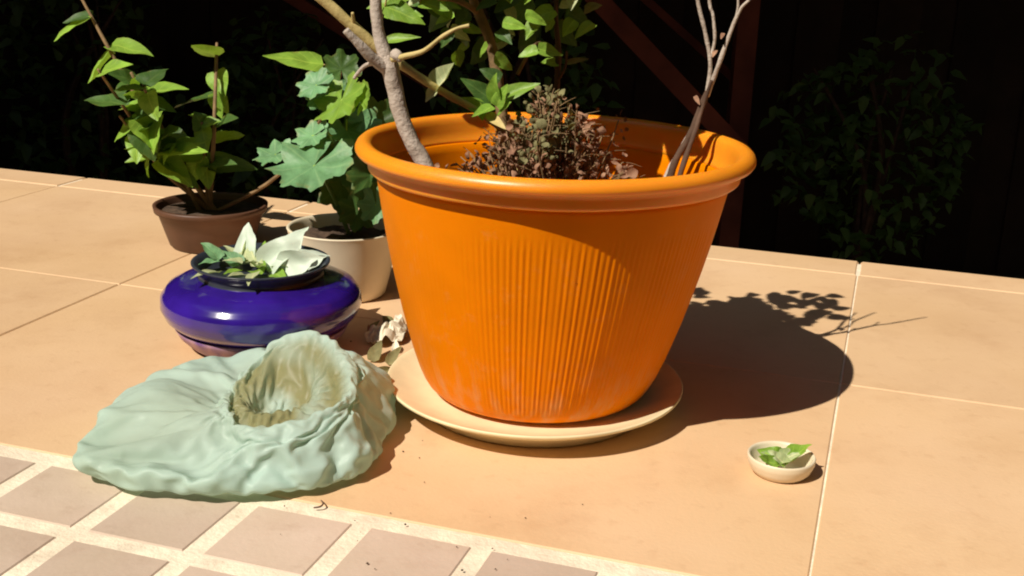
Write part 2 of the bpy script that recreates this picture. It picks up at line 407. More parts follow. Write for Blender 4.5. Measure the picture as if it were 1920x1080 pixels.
def leaf_px(parent, b, t, w, mt=None, nrm=None, fold=.25, curl=-.1, stalk=None, lobed=False, power=.62, teeth=0):
    """leaf from pixel+depth base to pixel+depth tip, width in pixels"""
    B, T = at(*b), at(*t); L = (T - B).length; W = px(w, b[2])
    n = Vector(nrm) if nrm else (SUN * .6 + TOCAM * .5 + Vector((R.uniform(-.3, .3), 0, R.uniform(-.1, .3))))
    m4 = frame(B, T, n)
    o = put_leaf(parent, leaf_heart(L, W, fold, curl, .10, R.uniform(0, 50), power=power, teeth=teeth), m4, mt or m_leaf)
    if stalk:
        bb = MB(); S = at(*stalk); mid = (S + B) / 2 + Vector((0, 0, .004))
        bb.tube([S, mid, B], [.0016, .0013, .0011], 6, 4); bb.build('leaf_stalk', m_cane if mt is not m_leaf2 else m_leaf2, o)
    return o

# ------------------------------------------------------------------ the big orange planter
PX, PY, SHX = .0363, 1.462, .032
planter = thing('orange_planter', (PX, PY, .024), 'large ribbed orange plastic planter standing on a cream saucer', 'planter')
prof_o = [(.110, .024), (.130, .0245), (.140, .0275), (.1465, .034), (.1515, .042), (.158, .056), (.166, .078), (.1745, .105), (.182, .130), (.1885, .155), (.195, .180), (.201, .205), (.2065, .230), (.211, .252), (.2145, .270), (.2175, .286), (.2200, .300), (.2215, .311)]
def densify(pr, n):
    out = []
    for i in range(len(pr) - 1):
        for k in range(n):
            t = k / n; out.append((pr[i][0] * (1 - t) + pr[i + 1][0] * t, pr[i][1] * (1 - t) + pr[i + 1][1] * t))
    out.append(pr[-1]); return out
NR = 176
amps = [R.uniform(.25, 1.0) for _ in range(NR)]
def flute(i, an, r, z):
    t = an / (2 * math.pi) * NR; k = int(t) % NR; ph = t - int(t)
    e = sstep(.036, .052, z) * (1 - sstep(.262, .278, z))
    d = math.degrees(an); d = d - 360 if d > 180 else d
    sec = .22 + 1.0 * sstep(-122, -100, d) * (1 - sstep(-40, -10, d))
    return r + .0013 * e * sec * amps[k] * (1 - abs(2 * ph - 1) - .5)
shell = densify(prof_o, 2) + [(.2195, .3125), (.2173, .311)] + [(r - .0042, z) for (r, z) in reversed(prof_o[3:-1])] + [(.138, .031), (.110, .030)]
def flute2(i, an, r, z): return flute(i, an, r, z) if i < len(prof_o) * 2 - 1 else r
b = MB(); b.lathe(shell, (PX, PY, 0), NR * 6, (SHX, 0), flute2, True)
b.build('wall', m_orange, planter)
b = MB()
lip = [(.2215, .311), (.2235, .3125), (.2310, .3135), (.2335, .3155), (.2340, .3195), (.2345, .3310), (.2370, .3328), (.2430, .3328), (.2480, .3345), (.2500, .3378), (.2500, .3410), (.2480, .3455), (.2440, .3490), (.2390, .3505), (.2340, .3495), (.2300, .3465), (.2275, .3410), (.2262, .334)]
lip += [(.2240, .322), (.2178, .3105)]
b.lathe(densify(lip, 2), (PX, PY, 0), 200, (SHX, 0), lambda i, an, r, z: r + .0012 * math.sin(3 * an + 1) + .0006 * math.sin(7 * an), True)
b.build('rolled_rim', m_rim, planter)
# soil: a lumpy disc
b = MB(); v = [(PX, PY, .235)]; f = []
for i in range(1, 15):
    for k in range(48):
        an = 2 * math.pi * k / 48; r = .2055 * i / 14
        q = Vector((PX + SHX * .235 + r * math.cos(an), PY + r * math.sin(an), .232))
        q.z += .012 * noise.noise(q * 14) + .006 * noise.noise(q * 45); v.append(q)
for k in range(48): f.append((0, 1 + k, 1 + (k + 1) % 48))
for i in range(13):
    for k in range(48):
        a = 1 + i * 48; f.append((a + k, a + 48 + k, a + 48 + (k + 1) % 48, a + (k + 1) % 48))
b.add(v, f); b.build('soil', m_soil, planter)

saucer = MB()
sp = [(.002, .0205), (.135, .0205), (.150, .0215), (.165, .025), (.182, .0315), (.1925, .0362), (.1945, .0364), (.1952, .0352), (.1945, .0325), (.184, .0265), (.162, .016), (.150, .006), (.148, .0012), (.138, .0012), (.134, .012), (.002, .014)]
saucer.lathe(densify(sp, 2), (PX - .002, PY - .006, 0), 160, (0, 0), lambda i, an, r, z: r * (1 + .004 * math.sin(2 * an)))
so = saucer.build('plant_saucer', m_saucer); tag(so, 'round cream plastic saucer under the large orange planter', 'saucer')

# ------------------------------------------------------------------ plants growing in the planter
def branch(parent, name, pts, m, knob=.25, n=10):
    """pts: (u, v, Y, radius px)"""
    bb = MB(); bb.tube([at(u, v, Y) for u, v, Y, r in pts], [px(r, Y) for u, v, Y, r in pts], n, 6, knob, R.uniform(0, 99))
    return bb.build(name, m, parent)
base = at(812, 345, 1.36); base.z = .235
lt = thing('pruned_shrub', base, 'grey pruned trunk forking at the left side of the orange planter', 'shrub')
tr = branch(lt, 'trunk', [(822, 372, 1.355, 19), (797, 312, 1.36, 16.5), (770, 262, 1.36, 15), (749, 205, 1.36, 14.5), (739, 160, 1.36, 15), (731, 128, 1.36, 17.5), (722, 105, 1.36, 13.5)], m_bark, .18, 14)
branch(lt, 'branch', [(724, 112, 1.36, 14), (712, 70, 1.36, 11.5), (706, 30, 1.36, 11), (705, -10, 1.36, 10.5), (712, -120, 1.37, 9), (700, -260, 1.38, 6)], m_bark, .15, 12)
branch(lt, 'branch', [(730, 130, 1.36, 13), (702, 112, 1.35, 10), (672, 82, 1.34, 9), (648, 56, 1.335, 6.5)], m_bark, .25, 10)
branch(lt, 'twig', [(735, 112, 1.35, 6), (760, 105, 1.34, 5), (795, 95, 1.33, 4.6), (830, 68, 1.32, 4), (858, 53, 1.32, 3.5), (880, 48, 1.32, 4.2)], m_cane, .3, 8)
branch(lt, 'twig', [(700, 118, 1.36, 4), (682, 125, 1.37, 3.6), (664, 147, 1.38, 3)], m_bark, .3, 7)
branch(lt, 'knot', [(738, 100, 1.352, 9), (746, 106, 1.347, 10), (752, 114, 1.345, 6)], m_bark, .4, 8)

base = at(948, 250, 1.47); base.z = .235
cn = thing('leafy_cane', base, 'long pale cane slanting up left behind the grey trunk, leaves at its foot', 'plant')
branch(cn, 'cane', [(975, 330, 1.45, 8), (950, 250, 1.46, 7.5), (925, 228, 1.455, 7.5), (890, 205, 1.44, 7), (830, 172, 1.42, 7), (770, 133, 1.40, 8), (715, 96, 1.395, 9.5), (660, 48, 1.39, 10), (598, -8, 1.385, 10.5), (520, -80, 1.38, 10)], m_cane, .16, 12)
branch(cn, 'twig', [(664, 50, 1.39, 4), (662, 36, 1.385, 3.5), (661, 24, 1.38, 2.6)], m_cane, .2, 7)
for (bb_, t_, w, kw) in [
    ((905, 205, 1.44), (862, 183, 1.43), 30, {}), ((925, 190, 1.45), (866, 145, 1.44), 38, dict(mt=m_leaf2)), ((930, 195, 1.44), (925, 140, 1.42), 42, {}),
    ((935, 185, 1.44), (1010, 153, 1.43), 34, dict(fold=.35)), ((925, 200, 1.44), (885, 215, 1.42), 26, {}), ((935, 210, 1.44), (955, 190, 1.42), 26, {}),
    ((915, 215, 1.44), (948, 240, 1.42), 20, dict(mt=m_cane)), ((900, 200, 1.44), (905, 225, 1.43), 22, {}), ((938, 150, 1.46), (900, 128, 1.46), 30, dict(mt=m_leaf2)),
    ((930, 200, 1.43), (950, 158, 1.42), 30, {}), ((820, 170, 1.415), (852, 118, 1.41), 46, dict(mt=m_pale, fold=.9, curl=.0)), ((818, 165, 1.42), (797, 190, 1.41), 26, dict(mt=m_pale))]:
    leaf_px(cn, bb_, t_, w, **kw)

base = at(955, 260, 1.53); base.z = .235
ms = thing('leafy_shrub', base, 'brown-stemmed shrub with heart-shaped green leaves at the back of the orange planter', 'shrub')
branch(ms, 'stem', [(955, 330, 1.53, 12), (945, 240, 1.53, 11), (936, 180, 1.53, 10.5), (930, 130, 1.53, 10.5), (918, 75, 1.53, 9.5), (898, 25, 1.53, 9), (885, -10, 1.53, 8.5), (870, -120, 1.53, 7), (880, -260, 1.53, 5)], m_stem, .2, 10)
branch(ms, 'branch', [(898, 25, 1.53, 6), (860, 2, 1.5, 5), (800, -6, 1.47, 4), (730, -15, 1.45, 3)], m_stem, .2, 8)
branch(ms, 'stem', [(1060, 330, 1.55, 6), (1046, 230, 1.55, 5.5), (1044, 170, 1.55, 5.5), (1047, 100, 1.55, 5), (1042, 20, 1.55, 4.5), (1050, -90, 1.55, 4), (1040, -240, 1.55, 3)], m_twig, .25, 8)
branch(ms, 'twig', [(970, 140, 1.54, 4), (988, 105, 1.54, 3.5), (1004, 82, 1.54, 3.2), (1014, 78, 1.54, 2.5)], m_stem, .25, 7)
branch(ms, 'twig', [(1046, 150, 1.55, 3), (1060, 125, 1.54, 2.5), (1062, 95, 1.54, 2)], m_twig, .25, 6)
for (bb_, t_, w, kw) in [
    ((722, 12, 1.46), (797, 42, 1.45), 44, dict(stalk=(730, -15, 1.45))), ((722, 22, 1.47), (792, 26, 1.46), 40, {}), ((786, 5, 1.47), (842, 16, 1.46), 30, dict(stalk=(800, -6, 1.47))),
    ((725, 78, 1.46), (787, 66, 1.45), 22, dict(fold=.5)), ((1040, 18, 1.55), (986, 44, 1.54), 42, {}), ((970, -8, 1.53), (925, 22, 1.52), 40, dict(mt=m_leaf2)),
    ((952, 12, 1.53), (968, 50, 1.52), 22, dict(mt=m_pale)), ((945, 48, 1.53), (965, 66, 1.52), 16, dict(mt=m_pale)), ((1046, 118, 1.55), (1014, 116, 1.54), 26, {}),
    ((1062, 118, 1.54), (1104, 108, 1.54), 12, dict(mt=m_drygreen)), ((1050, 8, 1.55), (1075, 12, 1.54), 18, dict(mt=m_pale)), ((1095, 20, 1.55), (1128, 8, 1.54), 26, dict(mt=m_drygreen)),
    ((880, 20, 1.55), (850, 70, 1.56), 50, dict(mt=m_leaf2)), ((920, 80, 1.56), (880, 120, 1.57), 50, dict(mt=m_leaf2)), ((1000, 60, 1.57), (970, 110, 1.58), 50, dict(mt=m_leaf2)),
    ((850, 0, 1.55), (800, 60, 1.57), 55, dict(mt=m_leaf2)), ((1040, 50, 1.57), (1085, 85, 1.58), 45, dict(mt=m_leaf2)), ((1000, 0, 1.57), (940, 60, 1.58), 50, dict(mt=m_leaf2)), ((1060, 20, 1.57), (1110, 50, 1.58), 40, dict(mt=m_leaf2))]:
    leaf_px(ms, bb_, t_, w, **kw)
for _ in range(44):
    u0, v0 = R.choice([(R.uniform(840, 1120), R.uniform(-30, 70)), (R.uniform(840, 1010), R.uniform(-20, 110)), (R.uniform(715, 830), R.uniform(-30, 10))])
    an = R.uniform(.2, 2.9); Ll = R.uniform(34, 58); Y0 = R.uniform(1.46, 1.60)
    leaf_px(ms, (u0, v0, Y0), (u0 + Ll * math.cos(an), v0 + Ll * .7 * math.sin(an), Y0 + R.uniform(-.02, .02)), Ll * .6, R.choice([m_leaf, m_leaf, m_leaf2, m_pale]))
# leaves higher up, above the frame: shared mesh
v, f = leaf_heart(.055, .042, .25, -.15, .1, 3)
lm_ = bpy.data.meshes.new('leaf'); lm_.from_pydata(v, [], f); lm_.polygons.foreach_set('use_smooth', [True] * len(f)); lm_.materials.append(m_leaf); vein_attr(lm_, v); lm_.update()
def scatter(parent, n, u0, u1, v0, v1, y0, y1, me=lm_):
    for _ in range(n):
        c = at(R.uniform(u0, u1), R.uniform(v0, v1), R.uniform(y0, y1))
        o = link('leaf', me, parent); an = R.uniform(0, 6.28)
        m4 = frame(c, c + Vector((math.cos(an), math.sin(an), R.uniform(-.6, .3))), (R.uniform(-.4, .4), R.uniform(-.5, .2), 1))
        m4.translation -= wloc(parent); o.matrix_local = m4
scatter(ms, 26, 720, 1120, -260, -20, 1.40, 1.62)
branch(ms, 'branch', [(888, -20, 1.53, 6), (930, -110, 1.47, 5), (960, -190, 1.44, 4), (1010, -290, 1.42, 3)], m_stem, .2, 8)
for _ in range(46):      # the crown above the frame that throws the shade inside the pot
    u = R.choice([R.uniform(1000, 1122), R.uniform(1195, 1255), R.uniform(1195, 1255)])
    P = at(u, R.uniform(225, 320), 1.672) + SUN * R.uniform(.40, .62)
    o = link('leaf', lm_, ms); an = R.uniform(0, 6.28)
    m4 = frame(P, P + Vector((math.cos(an), math.sin(an), R.uniform(-.5, .3))), SUN + Vector((R.uniform(-.4, .4), R.uniform(-.4, .4), .3)))
    m4.translation -= wloc(ms); o.matrix_local = m4

for _ in range(60):
    P = gnd(R.uniform(1285, 1560), R.uniform(548, 612)) + SUN * R.uniform(.80, .98)
    o = link('leaf', lm_, ms); an = R.uniform(0, 6.28)
    m4 = frame(P, P + Vector((math.cos(an), math.sin(an), R.uniform(-.5, .3))), SUN + Vector((R.uniform(-.6, .6), R.uniform(-.6, .6), .2))) @ Matrix.Scale(R.uniform(.45, .8), 4)
    m4.translation -= wloc(ms); o.matrix_local = m4
base = at(1268, 310, 1.53); base.z = .235
rs = thing('bare_shrub', base, 'bare dark twiggy shrub at the right side of the orange planter', 'shrub')
branch(rs, 'trunk', [(1250, 350, 1.53, 8), (1268, 298, 1.53, 7), (1288, 265, 1.53, 6.6), (1303, 232, 1.53, 6.4), (1318, 192, 1.53, 6), (1328, 168, 1.53, 5)], m_twig, .3, 10)
branch(rs, 'trunk', [(1268, 352, 1.50, 5.5), (1284, 300, 1.505, 5), (1302, 250, 1.51, 4.5), (1316, 205, 1.52, 4), (1334, 150, 1.52, 3)], m_twig, .3, 8)
branch(rs, 'trunk', [(1240, 350, 1.55, 7), (1272, 290, 1.55, 6), (1300, 240, 1.54, 5.5), (1322, 185, 1.53, 4.5)], m_bark, .3, 8)
branch(rs, 'branch', [(1326, 175, 1.53, 5), (1332, 120, 1.53, 4), (1322, 60, 1.53, 3.6), (1307, -5, 1.53, 3.4), (1290, -130, 1.53, 2.5)], m_bark, .3, 8)
branch(rs, 'branch', [(1326, 180, 1.53, 5.5), (1346, 125, 1.52, 4.2), (1366, 70, 1.52, 4), (1388, 18, 1.52, 3.6), (1415, -15, 1.52, 3), (1470, -120, 1.52, 2)], m_bark, .3, 8)
branch(rs, 'branch', [(1331, 112, 1.53, 3.6), (1340, 75, 1.53, 3.4), (1337, 30, 1.53, 3.2), (1330, -5, 1.53, 3), (1335, -140, 1.53, 2)], m_bark, .3, 8)
branch(rs, 'twig', [(1376, 46, 1.52, 2.6), (1384, 10, 1.52, 2.4), (1380, -30, 1.52, 2)], m_bark, .3, 6)
branch(rs, 'twig', [(1335, 338, 1.58, 2.4), (1365, 300, 1.58, 2.2), (1378, 268, 1.57, 1.8)], m_twig, .3, 6)
branch(rs, 'twig', [(1350, 330, 1.58, 2.4), (1358, 290, 1.58, 2), (1355, 258, 1.57, 1.6)], m_twig, .3, 6)
for (bb_, t_, w, kw) in [((1303, 180, 1.53), (1312, 196, 1.52), 8, dict(mt=m_dry)), ((1356, 62, 1.52), (1352, 72, 1.51), 7, dict(mt=m_dry)), ((1342, 94, 1.53), (1336, 106, 1.52), 9, dict(mt=m_dry))]:
    leaf_px(rs, bb_, t_, w, **kw)

# dried-up clump in the middle
cc = at(1030, 272, 1.44)
base = Vector((cc.x, cc.y, .235))
dc = thing('dried_plant', base, 'dried brown clump of curled leaves in the middle of the orange planter', 'dried plant')
tw = MB(); dl = MB(); dg = MB()
def curled(mb, c, s):
    ax = Vector((R.gauss(0, 1), R.gauss(0, 1), R.gauss(0, 1))).normalized(); n = ax.orthogonal().normalized(); n.rotate(Matrix.Rotation(R.uniform(0, 6.28), 3, ax)); x = ax.cross(n)
    w = s * R.uniform(.18, .45); P = []; F = []
    cur = R.uniform(1.0, 3.2)
    for i in range(5):
        t = i / 4; an = cur * t
        q = c + ax * (s * math.sin(an) / cur) + n * (s * (1 - math.cos(an)) / cur)
        ww = w * math.sin(math.pi * (t * .8 + .12))
        nn = n * math.cos(an) - ax * math.sin(an)
        P += [q - x * ww + nn * ww * .5, q, q + x * ww + nn * ww * .5]
    for i in range(4):
        for k in range(2): F.append((i * 3 + k, i * 3 + k + 1, i * 3 + k + 4, i * 3 + k + 3))
    mb.add(P, F)
for i in range(130):
    th = R.uniform(0, 6.28); ph = abs(R.gauss(0, .55))
    e = at(R.gauss(1030, 52), 0, 1.44); 
    rx = R.gauss(-.004, .052); ry = R.gauss(0, .036)
    top = .308 + .112 * math.exp(-(rx / .068) ** 2) * R.uniform(.35, 1)
    e = Vector((cc.x + rx, cc.y + ry, top))
    s0 = base + Vector((rx * .3 + R.uniform(-.012, .012), ry * .3 + R.uniform(-.012, .012), 0))
    mid = (s0 + e) / 2 + Vector((R.uniform(-.014, .014), R.uniform(-.014, .014), .008))
    tw.tube([s0, mid, e], [.0016, .0012, .0007], 5, 4, .2, i)
    P, _ = spline([s0, mid, e], [1, 1, 1], 6)
    for k in range(4):
        c0 = P[R.randrange(2, len(P))]; c1 = c0 + Vector((R.gauss(0, .016), R.gauss(0, .016), R.gauss(.006, .010))); tw.tube([c0, (c0 + c1) / 2 + Vector((R.gauss(0, .003), 0, .002)), c1], [.0007, .0006, .0004], 4, 3)
    for k in range(15):
        q = P[R.randrange(3, len(P))] + Vector((R.gauss(0, .007), R.gauss(0, .007), R.gauss(0, .006)))
        g = dg if (abs(q.x - cc.x + .005) < .035 and q.z > .34 and R.random() < .75) else dl
        curled(g, q, R.uniform(.007, .017))
for i in range(26):   # looser bits towards the left and the right back
    if i % 2: q = at(R.gauss(1150, 18), R.gauss(240, 16), 1.60)
    else: q = at(R.gauss(930, 22), R.gauss(268, 18), 1.45)
    curled(dl, q, R.uniform(.006, .013))
for (u0, v0, Y0, u1, v1, Y1) in ((1110, 330, 1.56, 1160, 225, 1.60), (1090, 330, 1.55, 1135, 235, 1.60), (985, 320, 1.45, 925, 262, 1.45), (1000, 330, 1.45, 905, 275, 1.45)):
    tw.tube([at(u0, v0, Y0), at((u0 + u1) / 2 + 6, (v0 + v1) / 2, (Y0 + Y1) / 2), at(u1, v1, Y1)], [.0016, .0013, .0008], 6, 5, .2, u0)
tw.build('twigs', m_stem, dc)['kind'] = 'stuff'; dl.build('dry_leaves', m_dry, dc)['kind'] = 'stuff'; dg.build('green_leaves', m_drygreen, dc)['kind'] = 'stuff'

# ------------------------------------------------------------------ cream pot with the lobed-leaf plant
cb = gnd(652, 578); cb = Vector((cb.x, cb.y + .085, 0))
CX, CY = at(645, 425, cb.y).x, cb.y
CZ = at(645, 425, cb.y).z
cream = thing('cream_pot', (CX, CY, 0), 'cream glazed pot with lobed-leaf plant, half hidden by the orange planter', 'pot')
sc = CZ / .15
b = MB()
pr = [(.055, 0), (.066, .001), (.070, .006), (.078, .05), (.086, .10), (.092, .135), (.0945, .147), (.0955, .150), (.094, .152), (.0905, .151), (.088, .145), (.084, .125), (.078, .10)]
b.lathe([(r, z * sc) for r, z in densify(pr, 2)], (CX, CY, 0), 90); b.build('bowl', m_cream, cream)
b = MB(); v = [(CX, CY, .132 * sc)]; f = []
for i in range(1, 9):
    for k in range(36):
        an = 2 * math.pi * k / 36; r = .0865 * i / 8; q = Vector((CX + r * math.cos(an), CY + r * math.sin(an), .126 * sc)); q.z += .008 * noise.noise(q * 40); v.append(q)
for k in range(36): f.append((0, 1 + k, 1 + (k + 1) % 36))
for i in range(7):
    for k in range(36): a = 1 + i * 36; f.append((a + k, a + 36 + k, a + 36 + (k + 1) % 36, a + (k + 1) % 36))
b.add(v, f); b.build('soil', m_soil, cream)
gp = thing('lobed_leaf_plant', (CX, CY, .13 * sc), 'bushy plant with scalloped blue-green leaves growing in the cream pot', 'plant')
stems = [[(665, 440, 1.94, 4.5), (655, 370, 1.94, 4), (645, 290, 1.93, 4), (650, 220, 1.93, 3.5), (668, 165, 1.93, 3)],
         [(670, 440, 1.95, 4.5), (690, 390, 1.94, 4), (700, 320, 1.94, 3.5), (690, 260, 1.94, 3)],
         [(655, 440, 1.92, 4.5), (630, 380, 1.92, 4), (605, 330, 1.91, 3), (590, 310, 1.9, 2.5)]]
for s_ in stems: branch(gp, 'stem', s_, m_leaf2, .25, 8)
def lobed(u, v, Y, rpx, nrm, up=(0, 0, 1), mt=None, stalk=None):
    C = at(u, v, Y); n = Vector(nrm).normalized(); yv = Vector(up)
    m4 = frame(C, C + (yv - n * yv.dot(n)), n)
    o = put_leaf(gp, leaf_lobed(px(rpx, Y), R.uniform(0, 50)), m4, mt or m_ger, 'leaf', True)
    if stalk:
        bb = MB(); S = at(*stalk); bb.tube([S, (S + C) / 2 + Vector((0, 0, .01)), C], [.0018, .0015, .0014], 6, 4); bb.build('leaf_stalk', m_leaf, o)
    return o
lobed(588, 312, 1.84, 76, (-.15, -.45, .9), (-.6, -1, 0), stalk=(640, 300, 1.93))
lobed(592, 160, 1.90, 34, (-.3, -.6, .7), (-1, 0, .3), stalk=(655, 200, 1.93))
lobed(640, 190, 1.88, 52, (-.5, -.5, .6), (-.3, -1, -.5), m_leaf, stalk=(668, 170, 1.93))
lobed(678, 185, 1.87, 30, (-.7, -.6, .3), (.2, 0, 1), m_leaf, stalk=(668, 165, 1.93))
lobed(608, 175, 1.92, 40, (.2, -.8, .6), (-.5, 0, -.8), m_ger)
lobed(585, 255, 1.90, 34, (-.3, -.5, .8), (-1, -.4, .2), stalk=(645, 270, 1.93))
lobed(650, 245, 1.92, 38, (.2, -.55, .8), (.5, -1, 0), stalk=(650, 230, 1.93))
lobed(682, 225, 1.93, 30, (.3, -.6, .6), (.5, 0, .6))
lobed(615, 290, 1.93, 40, (.3, -.7, .4), (-.6, 0, -.8), m_leaf2)
lobed(660, 300, 1.93, 55, (.1, -.9, .3), (0, 0, -1), m_leaf2)
lobed(695, 330, 1.92, 45, (.4, -.8, .2), (.2, 0, -1), m_leaf2)
lobed(640, 350, 1.93, 46, (.0, -.9, .3), (0, 0, -1), m_leaf2)
lobed(705, 385, 1.86, 34, (-.4, -.8, .35), (.3, 0, -1), stalk=(690, 380, 1.94))
lobed(672, 395, 1.90, 36, (.1, -.9, .2), (-.2, 0, -1), m_leaf2)
lobed(700, 280, 1.95, 50, (.1, -.9, .3), (.5, 0, -.8), m_leaf2)
lobed(640, 130, 1.95, 34, (.2, -.8, .5), (0, 0, 1), m_leaf2)
lobed(705, 230, 1.98, 45, (.1, -.9, .3), (.5, 0, .8), m_leaf2)
lobed(515, 290, 1.9, 36, (-.3, -.4, .9), (-1, -.4, .2), stalk=(600, 320, 1.92))

# ------------------------------------------------------------------ blue glazed pot
BY = 1.66
bc = at(492, 560, BY); BX = bc.x
zz = lambda v: at(470, v, BY).z
blue = thing('blue_pot', (BX, BY, 0), 'squat glossy cobalt-blue pot with a dark neck behind the plastic bag', 'pot')
zt = at(492, 482, BY).z
k = BY / FPX * 1.03
b = MB()
pr = [(.105, .028), (.126, .034), (.140, .047), (.1465, .062), (.1455, .077), (.136, .090), (.118, .099), (.092, .105)]
b.lathe(densify(pr, 3), (BX, BY, 0), 110); body_ = b.build('bowl', m_blue, blue)
b = MB(); b.lathe(densify([(.088, 0), (.100, .001), (.108, .006), (.122, .020), (.1285, .0325), (.124, .0335)], 2), (BX, BY, 0), 110); b.build('patterned_band', m_band, blue)
b = MB()
pr = [(.092, .103), (.089, .109), (.092, .115), (.098, .121), (.1005, .1245), (.1005, .126), (.097, .1265), (.092, .123), (.086, .116), (.083, .109), (.002, .107)]
b.lathe(densify(pr, 2), (BX, BY, 0), 100); b.build('neck', m_darkrim, blue)
# pale crumpled sheet and leaves heaped in its mouth
def crumple(name, c, rx, ry, hgt, mt, seed, parent=None, n=15, nf=9):
    rr = random.Random(int(seed * 100)); v = []; f = []
    folds = []
    for k in range(nf):
        a = rr.uniform(0, math.pi); folds.append((math.cos(a), math.sin(a), rr.uniform(-.55, .55), rr.uniform(.25, .6) * (1 if k % 2 else -1)))
    for i in range(n + 1):
        for j in range(n + 1):
            a, b_ = i / n * 2 - 1, j / n * 2 - 1
            rad = math.hypot(a, b_); q = max(abs(a), abs(b_)); s_ = (q / rad if rad > 1e-6 else 1)
            x, y = a * s_, b_ * s_
            wx = x + .22 * noise.noise(Vector((x * 1.7, y * 1.7, seed))); wy = y + .22 * noise.noise(Vector((x * 1.7, y * 1.7, seed + 9)))
            z = sum(sg * min(.5, abs(dx * wx + dy * wy - o)) for dx, dy, o, sg in folds)
            z += .25 * (1 - 2 * abs(noise.noise(Vector((wx * 3, wy * 3, seed)))))
            out = 1 + .25 * noise.noise(Vector((x * 1.3, y * 1.3, seed + 4)))
            v.append(Vector((wx * rx * out, wy * ry * out, z)))
    z0 = min(q.z for q in v); z1 = max(q.z for q in v)
    for q in v:
        r = min(1, math.hypot(q.x / rx, q.y / ry)); q.z = hgt * ((q.z - z0) / (z1 - z0)) * (1 - .55 * r ** 3) + .001
        q += Vector(c)
    for i in range(n):
        for j in range(n): a = i * (n + 1) + j; f.append((a, a + n + 1, a + n + 2, a + 1))
    o = mk(name, v, [t_ for q in f for t_ in ((q[0], q[1], q[2]), (q[0], q[2], q[3]))], mt, parent, False)
    md = o.modifiers.new('thickness', 'SOLIDIFY'); md.thickness = .0008
    return o
lp = thing('pale_leaf_cutting', (BX, BY - .03, .112), 'pale green leafy cutting lying in the mouth of the blue pot', 'cutting')
for k in range(26):
    an = R.uniform(0, 6.28); r = R.uniform(.0, .062); L = R.uniform(.028, .05)
    B = Vector((BX - .012 + r * math.cos(an), BY + r * math.sin(an), .113 + R.uniform(0, .012))); d = Vector((math.cos(an + R.uniform(-1, 1)), math.sin(an + R.uniform(-1, 1)) - .3, R.uniform(.1, .9))).normalized()
    T = B + d * L
    if (Vector((T.x - BX, T.y - BY))).length > .085: T.z = max(T.z, .128)
    put_leaf(lp, leaf_heart(L, L * R.uniform(.45, .7), .35, -.2, .15, R.uniform(0, 50)), frame(B, T, (R.uniform(-.5, .2), R.uniform(-.8, 0), 1)), R.choice([m_ger, m_pale, m_pale, m_leaf]))

for (x, y, z, dx, dy, dz, L, W) in ((.012, -.02, .116, .5, .1, .75, .075, .052), (.035, -.03, .118, .7, -.2, .45, .062, .046), (.025, .03, .116, .3, .5, .8, .070, .05), (.05, .01, .118, .8, .2, .35, .05, .042), (-.02, .02, .115, -.3, .4, .9, .065, .045)):
    B = Vector((BX + x, BY + y, z)); put_leaf(lp, leaf_heart(L, W, .45, -.35, .3, R.uniform(0, 50)), frame(B, B + Vector((dx, dy, dz)), (-.5, -.9, .5)), m_white)
# ------------------------------------------------------------------ the crumpled plastic bag
def plerp(tab, x):
    if x <= tab[0][0]: return tab[0][1]
    for (a, p), (b_, q) in zip(tab, tab[1:]):
        if x <= b_:
            t = (x - a) / (b_ - a); t = t * t * (3 - 2 * t) * .35 + t * .65
            return p + (q - p) * t
    return tab[-1][1]
# a sack slumped open on the floor: a ring-shaped sheet from the floor up over the mouth's edge and down inside, settled with cloth
def ellipsoid(c, r, rot=0, n=20, m=12, lump=0, seed=0):
    v = []; f = []
    for i in range(m + 1):
        th = math.pi * i / m
        for k in range(n):
            ph = 2 * math.pi * k / n
            d = Vector((math.sin(th) * math.cos(ph), math.sin(th) * math.sin(ph), math.cos(th)))
            w = 1 + lump * noise.noise(d * 1.7 + Vector((seed, 0, 0)))
            q = Vector((d.x * r[0] * w, d.y * r[1] * w, d.z * r[2] * w)); q.rotate(Matrix.Rotation(rot, 3, 'Z'))
            v.append(Vector(c) + q)
    for i in range(m):
        for k in range(n): f.append((i * n + k, (i + 1) * n + k, (i + 1) * n + (k + 1) % n, i * n + (k + 1) % n))
    return v, f
BAG_RIM = [(634, 705, 1.30), (634, 735, 1.27), (612, 756, 1.245), (570, 775, 1.225), (510, 790, 1.215), (462, 790, 1.225), (425, 772, 1.25), (412, 735, 1.29), (425, 695, 1.34), (462, 662, 1.38), (520, 640, 1.40), (575, 632, 1.39), (615, 655, 1.35)]
BAG_FOOT = [gnd(722, 832), gnd(718, 862), gnd(688, 898), gnd(640, 916), gnd(590, 928), gnd(500, 938), gnd(400, 942), gnd(300, 936), gnd(220, 920), gnd(170, 885), Vector((-.475, 1.36, 0)), Vector((-.44, 1.46, 0)), Vector((-.36, 1.52, 0)), Vector((-.27, 1.535, 0)), Vector((-.19, 1.50, 0)), Vector((-.155, 1.42, 0)), Vector((-.142, 1.34, 0))]
